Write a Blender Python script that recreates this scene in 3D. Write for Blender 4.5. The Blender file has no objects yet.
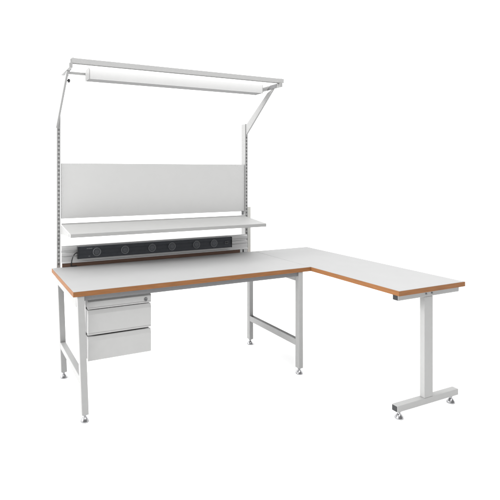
import bpy, bmesh, math
from mathutils import Vector

# ------------------------------------------------------------------ camera, world, lights
scene = bpy.context.scene
C = bpy.context.collection
cam_d = bpy.data.cameras.new('camera')
cam = bpy.data.objects.new('camera', cam_d)
C.objects.link(cam)
cam.location = (-0.5996, -3.5352, 1.5314)
cam.rotation_euler = (math.pi / 2, 0, -0.4172)
cam_d.sensor_width = 36.0
cam_d.lens = 36.0 * 458.59 / 500.0
cam_d.shift_x = (250 - 168.27) / 500.0
cam_d.shift_y = (171.64 - 250) / 500.0
cam_d.clip_start = 0.05
cam_d.clip_end = 2000
scene.camera = cam

world = bpy.data.worlds.new('World')
scene.world = world
world.use_nodes = True
bg = world.node_tree.nodes['Background']
bg.inputs['Color'].default_value = (1, 1, 1, 1)
# bright white studio surround, dimmed behind the camera on purpose to keep front faces darker
wn = world.node_tree
w_tc = wn.nodes.new('ShaderNodeTexCoord')
w_sep = wn.nodes.new('ShaderNodeSeparateXYZ')
w_mr = wn.nodes.new('ShaderNodeMapRange')
w_mr.interpolation_type = 'SMOOTHSTEP'
w_mr.inputs['From Min'].default_value = -0.8
w_mr.inputs['From Max'].default_value = 0.1
w_mr.inputs['To Min'].default_value = 0.42
w_mr.inputs['To Max'].default_value = 1.9
wn.links.new(w_tc.outputs['Generated'], w_sep.inputs[0])
wn.links.new(w_sep.outputs['Y'], w_mr.inputs['Value'])
wn.links.new(w_mr.outputs['Result'], bg.inputs['Strength'])

scene.view_settings.view_transform = 'Standard'
scene.view_settings.look = 'None'
scene.view_settings.exposure = 0.0
scene.view_settings.gamma = 1.0
scene.cycles.max_bounces = 10
scene.cycles.diffuse_bounces = 6


def softbox(name, loc, target, sx, sy, power):
    d = bpy.data.lights.new(name, 'AREA')
    d.shape = 'RECTANGLE'
    d.size = sx
    d.size_y = sy
    d.energy = power
    o = bpy.data.objects.new(name, d)
    C.objects.link(o)
    o.location = loc
    o.rotation_euler = (Vector(target) - Vector(loc)).to_track_quat('-Z', 'Y').to_euler()
    return o


# big studio softboxes: key from the left and a top light
softbox('key_softbox', (-13.5, 0.6, 6.2), (1.0, -0.6, 0.7), 7.0, 5.0, 2250)
softbox('top_softbox', (1.0, -4.2, 5.8), (1.1, -0.4, 0.8), 6.0, 4.0, 235)


# ------------------------------------------------------------------ materials
def srgb(r, g, b):
    f = lambda c: (c / 255 / 12.92) if c / 255 <= 0.04045 else ((c / 255 + 0.055) / 1.055) ** 2.4
    return (f(r), f(g), f(b), 1)


def mat(name, col, rough=0.5, metal=0.0, noise=0.0, nscale=60.0, bump=0.0, bscale=400.0, stretch=(1, 1, 1), spec=0.5):
    m = bpy.data.materials.new(name)
    m.use_nodes = True
    nt = m.node_tree
    b = nt.nodes['Principled BSDF']
    b.inputs['Base Color'].default_value = col
    b.inputs['Roughness'].default_value = rough
    b.inputs['Metallic'].default_value = metal
    b.inputs['Specular IOR Level'].default_value = spec
    tc = nt.nodes.new('ShaderNodeTexCoord')
    mp = nt.nodes.new('ShaderNodeMapping')
    mp.inputs['Scale'].default_value = stretch
    nt.links.new(tc.outputs['Object'], mp.inputs['Vector'])
    if noise:
        n = nt.nodes.new('ShaderNodeTexNoise')
        n.inputs['Scale'].default_value = nscale
        n.inputs['Detail'].default_value = 5
        nt.links.new(mp.outputs['Vector'], n.inputs['Vector'])
        r = nt.nodes.new('ShaderNodeMapRange')
        r.inputs['From Min'].default_value = 0.3
        r.inputs['From Max'].default_value = 0.7
        r.inputs['To Min'].default_value = 1 - noise
        r.inputs['To Max'].default_value = 1 + noise
        nt.links.new(n.outputs['Fac'], r.inputs['Value'])
        mx = nt.nodes.new('ShaderNodeMix')
        mx.data_type = 'RGBA'
        mx.blend_type = 'MULTIPLY'
        mx.inputs['Factor'].default_value = 1
        mx.inputs[6].default_value = col
        nt.links.new(r.outputs['Result'], mx.inputs[7])
        nt.links.new(mx.outputs[2], b.inputs['Base Color'])
    if bump:
        n2 = nt.nodes.new('ShaderNodeTexNoise')
        n2.inputs['Scale'].default_value = bscale
        nt.links.new(tc.outputs['Object'], n2.inputs['Vector'])
        bp = nt.nodes.new('ShaderNodeBump')
        bp.inputs['Strength'].default_value = bump
        bp.inputs['Distance'].default_value = 0.001
        nt.links.new(n2.outputs['Fac'], bp.inputs['Height'])
        nt.links.new(bp.outputs['Normal'], b.inputs['Normal'])
    return m


M = {}
M['floor'] = mat('white_studio_floor', (0.95, 0.95, 0.95, 1), 0.9, noise=0.01, nscale=3, spec=0.0)
M['paint'] = mat('light_grey_powder_coat', (0.325, 0.325, 0.322, 1), 0.5, spec=0.35, noise=0.015, nscale=25, bump=0.06, bscale=500)
M['panel'] = mat('pale_grey_panel', (0.545, 0.545, 0.54, 1), 0.6, spec=0.3, noise=0.008, nscale=12, bump=0.12, bscale=600)
M['laminate'] = mat('grey_laminate', (0.335, 0.335, 0.335, 1), 0.62, spec=0.3, noise=0.012, nscale=9, bump=0.1, bscale=500)
M['wood'] = mat('brown_wood_edge', (0.225, 0.097, 0.035, 1), 0.55, spec=0.2, noise=0.16, nscale=30, stretch=(0.35, 0.35, 6))
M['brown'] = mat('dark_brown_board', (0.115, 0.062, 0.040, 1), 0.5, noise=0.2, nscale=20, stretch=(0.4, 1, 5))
M['alu'] = mat('brushed_aluminium', (0.66, 0.66, 0.66, 1), 0.45, 0.3, noise=0.02, nscale=40, stretch=(0.1, 1, 12))
M['chrome'] = mat('chrome', (0.38, 0.38, 0.39, 1), 0.14, 1.0, noise=0.05, nscale=30)
M['black'] = mat('black_plastic', (0.018, 0.019, 0.021, 1), 0.4, noise=0.1, nscale=60)
M['charcoal'] = mat('charcoal_plastic', (0.038, 0.043, 0.052, 1), 0.5, noise=0.08, nscale=40, bump=0.1)
M['socket'] = mat('dark_grey_socket', (0.17, 0.178, 0.19, 1), 0.5, noise=0.05, nscale=80)
M['socketface'] = mat('slate_socket_face', (0.10, 0.107, 0.12, 1), 0.5, noise=0.05, nscale=80)
M['crossbar'] = mat('dark_steel_and_shade', (0.15, 0.15, 0.153, 1), 0.55, noise=0.03)  # dark small fittings; on the front crossmember it paints in shade
M['mark'] = mat('pale_printing', (0.30, 0.31, 0.32, 1), 0.5, noise=0.05)
M['gap'] = mat('gap_shade_and_bolt_grey', (0.16, 0.16, 0.16, 1), 0.55, noise=0.04)  # painted shade behind the drawer fronts, also the grey of the bolts
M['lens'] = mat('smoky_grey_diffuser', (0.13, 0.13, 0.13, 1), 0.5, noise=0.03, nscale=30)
M['lampwhite'] = mat('white_enamel', (0.66, 0.66, 0.655, 1), 0.45, noise=0.01, nscale=20)
M['drawer'] = mat('satin_grey_drawer_paint', (0.40, 0.40, 0.396, 1), 0.5, spec=0.35, noise=0.015, nscale=25, bump=0.06, bscale=500)
M['shelf'] = mat('grey_shelf_paint', (0.37, 0.37, 0.365, 1), 0.55, spec=0.3, noise=0.02, nscale=20, bump=0.12, bscale=600)
M['post'] = mat('cream_powder_coat', (0.62, 0.62, 0.585, 1), 0.5, noise=0.02, nscale=25)


# ------------------------------------------------------------------ mesh helpers
# coordinates below: x along the bench, y from its back edge TOWARDS the viewer, z up; flipped to Blender's y at build time
class MB:
    def __init__(self):
        self.bm = bmesh.new()
        self.smooth = False

    def _merge(self, b):
        me = bpy.data.meshes.new('tmp')
        b.to_mesh(me)
        b.free()
        self.bm.from_mesh(me)
        bpy.data.meshes.remove(me)

    def box(self, x0, x1, y0, y1, z0, z1, bev=0.0015, seg=2, shear=None):
        b = bmesh.new()
        bmesh.ops.create_cube(b, size=1)
        for v in b.verts:
            v.co = Vector((x0 + (v.co.x + .5) * (x1 - x0), y0 + (v.co.y + .5) * (y1 - y0), z0 + (v.co.z + .5) * (z1 - z0)))
        if bev:
            bev = min(bev, 0.3 * min(x1 - x0, y1 - y0, z1 - z0))
            bmesh.ops.bevel(b, geom=list(b.edges), offset=bev, segments=seg, affect='EDGES', profile=0.5)
        if shear:
            for v in b.verts:
                v.co.x += shear(v.co.z)
        self._merge(b)
        return self

    def prism(self, pts, axis, a0, a1, bev=0.001):
        """closed outline extruded along an axis: 'x' takes (y, z) points, 'y' takes (x, z), 'z' takes (x, y)"""
        b = bmesh.new()
        mk = {'x': lambda p, a: (a, p[0], p[1]), 'y': lambda p, a: (p[0], a, p[1]), 'z': lambda p, a: (p[0], p[1], a)}[axis]
        A = [b.verts.new(mk(p, a0)) for p in pts]
        B = [b.verts.new(mk(p, a1)) for p in pts]
        b.faces.new(A)
        b.faces.new(list(reversed(B)))
        n = len(pts)
        for i in range(n):
            b.faces.new((A[i], B[i], B[(i + 1) % n], A[(i + 1) % n]))
        bmesh.ops.recalc_face_normals(b, faces=b.faces)
        if bev:
            bmesh.ops.bevel(b, geom=list(b.edges), offset=bev, segments=1, affect='EDGES')
        self._merge(b)
        return self

    def lathe(self, prof, c, axis='z', n=32):
        """profile of (radius, height) spun about an axis through c"""
        b = bmesh.new()
        rings = []
        for r, h in prof:
            ring = []
            for k in range(n):
                t = 2 * math.pi * k / n
                u, w = r * math.cos(t), r * math.sin(t)
                p = {'z': (u, w, h), 'y': (u, h, w), 'x': (h, u, w)}[axis]
                ring.append(b.verts.new(Vector(c) + Vector(p)))
            rings.append(ring)
        for i in range(len(rings) - 1):
            for k in range(n):
                b.faces.new((rings[i][k], rings[i][(k + 1) % n], rings[i + 1][(k + 1) % n], rings[i + 1][k]))
        b.faces.new(rings[0])
        b.faces.new(list(reversed(rings[-1])))
        bmesh.ops.recalc_face_normals(b, faces=b.faces)
        for f in b.faces:
            f.smooth = len(f.verts) == 4
        self._merge(b)
        return self

    def tube(self, pts, r, n=10):
        b = bmesh.new()
        P = [Vector(p) for p in pts]
        rings = []
        for i, p in enumerate(P):
            d = (P[min(i + 1, len(P) - 1)] - P[max(i - 1, 0)]).normalized()
            up = Vector((0, 0, 1)) if abs(d.z) < 0.9 else Vector((1, 0, 0))
            s = d.cross(up).normalized()
            t = s.cross(d)
            rings.append([b.verts.new(p + r * (math.cos(2 * math.pi * k / n) * s + math.sin(2 * math.pi * k / n) * t)) for k in range(n)])
        for i in range(len(rings) - 1):
            for k in range(n):
                f = b.faces.new((rings[i][k], rings[i][(k + 1) % n], rings[i + 1][(k + 1) % n], rings[i + 1][k]))
                f.smooth = True
        b.faces.new(rings[0])
        b.faces.new(list(reversed(rings[-1])))
        bmesh.ops.recalc_face_normals(b, faces=b.faces)
        self._merge(b)
        return self

    def build(self, name, m, parent=None):
        o_w = parent.get('_o', None) if parent else None
        off = Vector(o_w) if o_w else Vector((0, 0, 0))
        for v in self.bm.verts:
            v.co.y = -v.co.y
            v.co -= off
        bmesh.ops.reverse_faces(self.bm, faces=self.bm.faces)
        me = bpy.data.meshes.new(name)
        self.bm.to_mesh(me)
        self.bm.free()
        me.materials.append(m)
        o = bpy.data.objects.new(name, me)
        C.objects.link(o)
        if parent:
            o.parent = parent
            if o_w:
                o['_o'] = o_w
        return o


def thing(name, label, cat, loc):
    o = bpy.data.objects.new(name, None)
    C.objects.link(o)
    o.empty_display_size = 0.1
    o.location = loc
    o['_o'] = list(loc)
    o['label'] = label
    o['category'] = cat
    return o


def box(*a, **k):
    return MB().box(*a, **k)


# ------------------------------------------------------------------ setting
FZ = -0.012
fb = MB()
b = bmesh.new()
bmesh.ops.create_circle(b, cap_ends=True, segments=96, radius=5.0)
for v in b.verts:
    v.co += Vector((1.0, 0.6, FZ))
fb._merge(b)
bmesh.ops.reverse_faces(fb.bm, faces=fb.bm.faces)
fl = fb.build('floor', M['floor'])
fl['kind'] = 'structure'

# ------------------------------------------------------------------ workbench
W, D, H, T = 1.829, 0.762, 0.800, 0.032
RW, RY = 0.615, 1.546
bench = thing('workbench', 'light grey L-shaped steel workbench with brown edged tops, back panel and overhead frame',
              'workbench', (W / 2, -D / 2, FZ))
P = M['paint']
E_ = 0.0025

# main top: laminated core and a wooden edge band round it
top = box(E_, W - 0.0017, E_, D - E_, H - T, H, bev=0.001).build('worktop', M['laminate'], bench)
m = MB()
zt = H - 0.0012
m.box(0, W, D - E_, D, H - T + 0.0005, zt, bev=0.0008)
m.box(0, W, 0, E_, H - T + 0.0005, zt, bev=0.0008)
m.box(0, E_, E_, D - E_, H - T + 0.0005, zt, bev=0.0008)
m.build('edge_band', M['wood'], top)

# return top, same board, running towards the viewer
rt = box(W + 0.0017, W + RW - E_, E_, RY - E_, H - T, H, bev=0.001).build('return_top', M['laminate'], bench)
m = MB()
m.box(W, W + RW, RY - E_, RY, H - T + 0.0005, zt, bev=0.0008)
m.box(W, W + RW, 0, E_, H - T + 0.0005, zt, bev=0.0008)
m.box(W - 0.0022, W + 0.0002, D + 0.0003, RY - E_, H - T + 0.0005, zt, bev=0)
m.box(W + RW - E_, W + RW, E_, RY - E_, H - T + 0.0005, zt, bev=0.0008)
m.build('edge_band', M['wood'], rt)


def levelling_foot(x, y, ztop, parent):
    h = ztop - FZ
    pr = [(0.0245, 0), (0.026, 0.002), (0.0255, 0.006), (0.022, 0.014), (0.015, 0.024), (0.010, 0.030), (0.0085, 0.031), (0.0085, h - 0.008), (0.012, h - 0.0075), (0.012, h - 0.0005)]
    f = MB().lathe(pr, (x, y, FZ)).build('levelling_foot', M['chrome'], parent)
    return f


LB = 0.034      # bottom of the legs
lean = lambda z: 0.027 * max(0.0, (0.745 - z)) / 0.68
for x0, sh in ((0.027, lean), (1.718, None)):
    x1 = x0 + (0.043 if sh else 0.039)
    for y0, y1 in ((0.712, 0.755), (0.052, 0.095)):
        l = box(x0, x1, y0, y1, LB, H - T - 0.001, bev=0.003, shear=sh).build('leg', P, bench)
        dx = sh(LB) if sh else 0
        levelling_foot((x0 + x1) / 2 + dx, (y0 + y1) / 2, LB, l)
    if sh:
        box(x0 + 0.001, x1 - 0.001, 0.0955, 0.7115, 0.215, 0.262, bev=0.003, shear=sh).build('stretcher', P, bench)
    else:
        # an open channel: top face sits back from the side lips
        m = MB().box(x0 + 0.001, x0 + 0.004, 0.0955, 0.7115, 0.200, 0.247, bev=0.001)
        m.box(x0 + 0.004, x1 - 0.004, 0.0955, 0.7115, 0.232, 0.236, bev=0)
        m.box(x1 - 0.004, x1 - 0.001, 0.0955, 0.7115, 0.200, 0.247, bev=0.001)
        m.build('stretcher', P, bench)
    box(x0 + 0.001, x1 - 0.001, 0.0955, 0.7115, 0.694, H - T - 0.001, bev=0.002).build('top_rail', P, bench)
box(0.0705, 1.7175, 0.716, 0.742, 0.735, H - T - 0.001, bev=0.002).build('front_crossmember', M['crossbar'], bench)  # dark colour stands in for the shade under the top's front edge
box(0.0705, 1.7175, 0.060, 0.090, 0.690, H - T - 0.001, bev=0.002).build('rear_crossmember', P, bench)

# T-shaped end leg under the return
bar = box(1.853, 2.425, 1.476, 1.516, 0.729, H - T - 0.001, bev=0.003).build('support_bar', P, bench)
box(1.849, 1.8525, 1.479, 1.513, 0.732, 0.764, bev=0.001).build('end_cap', M['black'], bar)
box(2.4255, 2.429, 1.479, 1.513, 0.732, 0.764, bev=0.001).build('end_cap', M['black'], bar)
col = box(2.091, 2.171, 1.481, 1.515, 0.0785, 0.7285, bev=0.003).build('return_leg', P, bench)
for xx, zz in ((2.104, 0.748), (2.158, 0.748)):
    MB().lathe([(0.006, 0), (0.006, 0.004), (0.004, 0.006)], (xx, 1.5165, zz), 'y', 12).build('bolt', M['gap'], bar)
ft = box(1.848, 2.420, 1.474, 1.516, 0.038, 0.078, bev=0.003).build('foot_bar', P, bench)
box(1.8445, 1.8475, 1.4775, 1.5125, 0.0415, 0.0745, bev=0.001).build('end_cap', M['black'], ft)
box(2.4205, 2.4235, 1.4775, 1.5125, 0.0415, 0.0745, bev=0.001).build('end_cap', M['black'], ft)
levelling_foot(1.885, 1.495, 0.038, ft)
levelling_foot(2.372, 1.495, 0.038, ft)

# perforated uprights: a closed tube whose front is a ladder of real slots
for x0, ztop in ((0.047, 1.979), (1.759, 1.970)):
    x1 = x0 + 0.027
    yb, yf = -0.103, -0.038
    t = 0.002
    m = MB()
    m.box(x0, x0 + t, yb, yf, 0.66, ztop, bev=0)
    m.box(x1 - t, x1, yb, yf, 0.66, ztop, bev=0)
    m.box(x0 + t, x1 - t, yb, yb + t, 0.66, ztop, bev=0)
    m.box(x0 + t, x1 - t, yb + t, yf - t, ztop - t, ztop, bev=0)
    m.box(x0 + t, x1 - t, yf - 0.009, yf - 0.007, 0.66, ztop - 0.004, bev=0)
    m.box(x0 + t, x0 + 0.0065, yf - t, yf, 0.66, ztop, bev=0)
    m.box(x1 - 0.0065, x1 - t, yf - t, yf, 0.66, ztop, bev=0)
    z = ztop - 0.125
    zu = ztop
    while z > 0.80:
        m.box(x0 + 0.0065, x1 - 0.0065, yf - t, yf, z + 0.008, zu, bev=0)
        zu = z - 0.008
        z -= 0.0314
    m.box(x0 + 0.0065, x1 - 0.0065, yf - t, yf, 0.66, zu, bev=0)
    m.build('upright', P, bench)
box(1.7875, 1.823, -0.098, -0.042, 0.66, 1.206, bev=0.003).build('mounting_post', M['post'], bench)

# back panel between the uprights
m = MB().box(0.082, 1.757, -0.068, -0.050, 1.166, 1.597, bev=0.002)
m.build('back_panel', M['panel'], bench)
box(1.724, 1.744, -0.049, -0.038, 1.136, 1.170, bev=0.001).build('panel_clip', M['crossbar'], bench)

# tilted shelf with a front lip and its two brackets
yb_, zb_, yf_, zf_ = -0.030, 1.124, 0.300, 1.089
sh = MB()
sh.prism([(yb_, zb_ - 0.004), (yb_, zb_ + 0.008), (yb_ + 0.003, zb_ + 0.008), (yb_ + 0.003, zb_), (yf_ - 0.012, zf_ + 0.002), (yf_, zf_), (yf_, zf_ - 0.026),
          (yf_ - 0.003, zf_ - 0.026), (yf_ - 0.003, zf_ - 0.005)], 'x', 0.080, 1.750, bev=0.0008)
shelf = sh.build('shelf', M['shelf'], bench)
for xx in (0.0755, 1.7515):
    MB().prism([(-0.037, 1.115), (-0.037, 1.045), (0.05, 1.058), (0.27, 1.066), (0.27, 1.087), (-0.02, 1.118)], 'x', xx, xx + 0.003, bev=0.0006).build('shelf_bracket', P, bench)

# aluminium mounting rail (ribbed profile) and the dark board below it
prof = [(-0.034, 0.829), (0.013, 0.829), (0.013, 0.8345), (0.0, 0.838), (0.0, 0.872), (-0.008, 0.878), (0.0, 0.884), (0.0, 0.902), (-0.013, 0.908),
        (-0.013, 0.922), (0.0, 0.928), (0.0, 0.947), (-0.007, 0.953), (-0.007, 0.960), (-0.034, 0.960)]
MB().prism(prof, 'x', 0.0745, 1.757, bev=0.0006).build('mounting_rail', M['alu'], bench)
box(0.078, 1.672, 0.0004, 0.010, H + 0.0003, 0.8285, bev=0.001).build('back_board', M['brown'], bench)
box(1.674, 1.700, 0.0004, 0.008, H + 0.0003, 0.8285, bev=0.001).build('rail_foot', M['alu'], bench)
box(1.702, 1.716, 0.0002, 0.005, H + 0.0003, 0.8285, bev=0.001).build('gap_shade_block', M['black'], bench)  # added black block, paints the dark slit between the rail feet
box(1.718, 1.752, 0.0004, 0.008, H + 0.0003, 0.8285, bev=0.001).build('rail_foot', M['alu'], bench)

# overhead frame: slanted arms, short level bars, front beam, rear rod
for x0, dz in ((0.0405, 0.0), (1.7665, 0.0)):
    arm = MB().prism([(-0.0375, 1.868 + dz), (-0.0375, 1.962 + dz), (0.285, 2.203 + dz), (0.35, 2.226 + dz), (0.372, 2.226 + dz)], 'x', x0, x0 + 0.015, bev=0.001).build('arm', P, bench)
    box(x0 - 0.004, x0 + 0.019, 0.185, 0.470, 2.2275, 2.2605, bev=0.002).build('level_bar', P, bench)
kn = MB().lathe([(0.004, 0), (0.004, 0.006), (0.013, 0.007), (0.0135, 0.016), (0.011, 0.021)], (0.0555, 0.298, 2.172), 'x', 20)
kn.build('knob', M['black'], bench)
MB().prism([(0.430, 2.2612), (0.430, 2.296), (0.462, 2.296), (0.462, 2.2612), (0.4595, 2.2612), (0.4595, 2.2925), (0.4325, 2.2925), (0.4325, 2.2612)], 'x', 0.052, 1.806, bev=0.0008).build('front_beam', M['drawer'], bench)
for xx in (0.066, 1.79):
    MB().lathe([(0.007, 0), (0.007, 0.006), (0.0045, 0.0065), (0.0045, 0.014)], (xx, 0.446, 2.2965), 'z', 12).build('bolt', M['alu'], bench)
box(0.056, 1.766, 0.190, 0.208, 2.240, 2.258, bev=0.002).build('rear_rod', P, bench)

for xx in (0.0600, 1.7595):
    MB().prism([(0.300, 2.2225), (0.420, 2.2275), (0.425, 2.2602), (0.340, 2.2602), (0.290, 2.2275)], 'x', xx, xx + 0.0024, bev=0.0005).build('pivot_plate', M['crossbar'], bench)
for xa, xb in ((0.0605, 0.084), (1.732, 1.7615)):
    box(xa, xb, 0.2085, 0.2125, 2.222, 2.262, bev=0.001).build('rod_bracket', M['crossbar'], bench)

# ------------------------------------------------------------------ strip light hanging from the overhead frame
lamp = thing('strip_light', 'long white strip light fixture hanging from the overhead frame, unlit', 'light', (0.965, -0.255, 2.196))
lx0, lx1 = 0.212, 1.690
m = MB().prism([(0.214, 2.193), (0.214, 2.260), (0.232, 2.274), (0.310, 2.274), (0.328, 2.259), (0.328, 2.193), (0.324, 2.193), (0.324, 2.200), (0.218, 2.200), (0.218, 2.193)], 'x', lx0, lx1, bev=0.0008)
m.build('housing', M['lampwhite'], lamp)
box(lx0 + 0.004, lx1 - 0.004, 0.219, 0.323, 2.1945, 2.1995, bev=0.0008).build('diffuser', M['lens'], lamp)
for xe in (lx0 - 0.0045, lx1 + 0.0005):
    MB().prism([(0.213, 2.192), (0.213, 2.2605), (0.2318, 2.2748), (0.3102, 2.2748), (0.329, 2.2595), (0.329, 2.192)], 'x', xe, xe + 0.004, bev=0.0008).build('end_cap', P, lamp)
for xx in (lx0 + 0.004, lx1 - 0.030):
    MB().box(xx, xx + 0.026, 0.2085, 0.2125, 2.226, 2.2790, bev=0.001).box(xx, xx + 0.026, 0.2120, 0.270, 2.2755, 2.2788, bev=0.0008).build('hanger', M['crossbar'], lamp)

# ------------------------------------------------------------------ drawer unit hanging under the worktop
du = thing('drawer_unit', 'light grey three-drawer unit with a lock, hanging below the worktop', 'drawers', (0.318, -0.47, 0.338))
dx0, dx1 = 0.106, 0.533
body = MB().box(dx0 + 0.004, dx1 - 0.004, 0.25, 0.618, 0.342, 0.7225, bev=0.002)
body.box(dx0 + 0.03, dx1 - 0.03, 0.27, 0.60, 0.7228, H - T - 0.001, bev=0.001)
body.build('cabinet', M['drawer'], du)
for i, (z0, z1) in enumerate(((0.663, 0.7205), (0.500, 0.6570), (0.338, 0.4895))):
    lip = 0.010 if i == 0 else 0.026
    m = MB().prism([(0.682, z0), (0.682, z1), (0.690, z1), (0.700, z1 - lip)] + ([(0.700, z0 + 0.0150), (0.6965, z0 + 0.0135), (0.6965, z0 + 0.0100), (0.700, z0 + 0.0085)] if i < 2 else []) + [(0.700, z0 + 0.006), (0.697, z0)], 'x', dx0, dx1, bev=0.0012)
    d = m.build('drawer', M['drawer'], du)
    box(dx0 + 0.003, dx1 - 0.003, 0.6185, 0.6815, z0 + 0.004, z1 - 0.004, bev=0.0005).build('drawer_gap_shade', M['gap'], d)  # dark block added as painted shade between drawer front and cabinet
    if i == 0:
        MB().lathe([(0.0125, 0), (0.0125, 0.003), (0.0115, 0.004), (0.0090, 0.004), (0.0085, 0.002), (0.0005, 0.002)], (0.494, 0.6995, 0.687), 'y', 28).build('lock', M['crossbar'], d)
        box(0.4895, 0.4985, 0.7012, 0.7018, 0.6855, 0.6885, bev=0).build('keyhole', M['black'], d)

# ------------------------------------------------------------------ power strip on the rail
ps = thing('power_strip', 'long charcoal power strip with six round sockets, fixed along the rail behind the worktop', 'power strip', (0.88, 0.0, 0.858))
px0, px1 = 0.197, 1.568
zb, zt2 = 0.859, 0.952
m = MB().prism([(0.0005, zb), (0.030, zb), (0.034, zb + 0.006), (0.034, zb + 0.022), (0.0295, zb + 0.036), (0.0295, zt2 - 0.036), (0.034, zt2 - 0.022), (0.034, zt2 - 0.012), (0.024, zt2), (0.0005, zt2)], 'x', px0, px1, bev=0.0008)
psb = m.build('casing', M['charcoal'], ps)
for xe in (px0 - 0.0045, px1 + 0.0005):
    box(xe, xe + 0.004, 0.001, 0.036, zb - 0.001, zt2 + 0.001, bev=0.001).build('end_cap', M['black'], ps)
for sx in (0.343, 0.574, 0.807, 0.986, 1.217, 1.389):
    c = (sx, 0.0300, 0.905)
    s = MB().lathe([(0.033, 0), (0.033, 0.0075), (0.031, 0.009), (0.0275, 0.009), (0.0265, 0.004), (0.0005, 0.004)], c, 'y', 40).build('socket', M['socket'], ps)
    f = MB().lathe([(0.0235, 0.0042), (0.0235, 0.0060), (0.0225, 0.0066), (0.0005, 0.0066)], c, 'y', 36)
    f.build('socket_face', M['socketface'], s)
    pn = MB()
    for ax, az in ((-0.0095, 0.0), (0.0095, 0.0), (0.0, -0.011)):
        pn.lathe([(0.0028, 0.0067), (0.0028, 0.0074), (0.0005, 0.0074)], (c[0] + ax, c[1], c[2] + az), 'y', 12)
    pn.build('contacts', M['socket'], s)
swb = box(1.500, 1.532, 0.0300, 0.0365, 0.893, 0.917, bev=0.001).build('switch', M['socket'], ps)
box(1.504, 1.528, 0.0368, 0.0395, 0.897, 0.913, bev=0.001).build('rocker', M['black'], swb)
m = MB()
for k, (xa, xb) in enumerate(((0.262, 0.272), (0.2745, 0.280), (0.2825, 0.293), (0.2955, 0.305))):
    m.box(xa, xb, 0.0338, 0.0346, 0.9335, 0.9375, bev=0)
m.build('printed_mark', M['mark'], ps)
box(0.276, 0.289, 0.0338, 0.0346, 0.8745, 0.8775, bev=0).build('printed_mark', M['mark'], ps)
pts = []
ctrl = [Vector(q) for q in ((0.193, 0.018, 0.905), (0.178, 0.022, 0.903), (0.160, 0.024, 0.885), (0.150, 0.022, 0.855), (0.147, 0.016, 0.825), (0.146, 0.012, 0.808), (0.160, 0.010, 0.8045), (0.19, 0.010, 0.8045))]
for i in range(len(ctrl) - 1):
    p0, p1, p2, p3 = ctrl[max(i - 1, 0)], ctrl[i], ctrl[i + 1], ctrl[min(i + 2, len(ctrl) - 1)]
    for k in range(6):
        t = k / 6
        pts.append(0.5 * ((2 * p1) + (p2 - p0) * t + (2 * p0 - 5 * p1 + 4 * p2 - p3) * t * t + (3 * p1 - p0 - 3 * p2 + p3) * t ** 3))
pts.append(ctrl[-1])
MB().tube(pts, 0.0042).build('power_cord', M['black'], ps)

for o in bpy.data.objects:
    if '_o' in o:
        del o['_o']
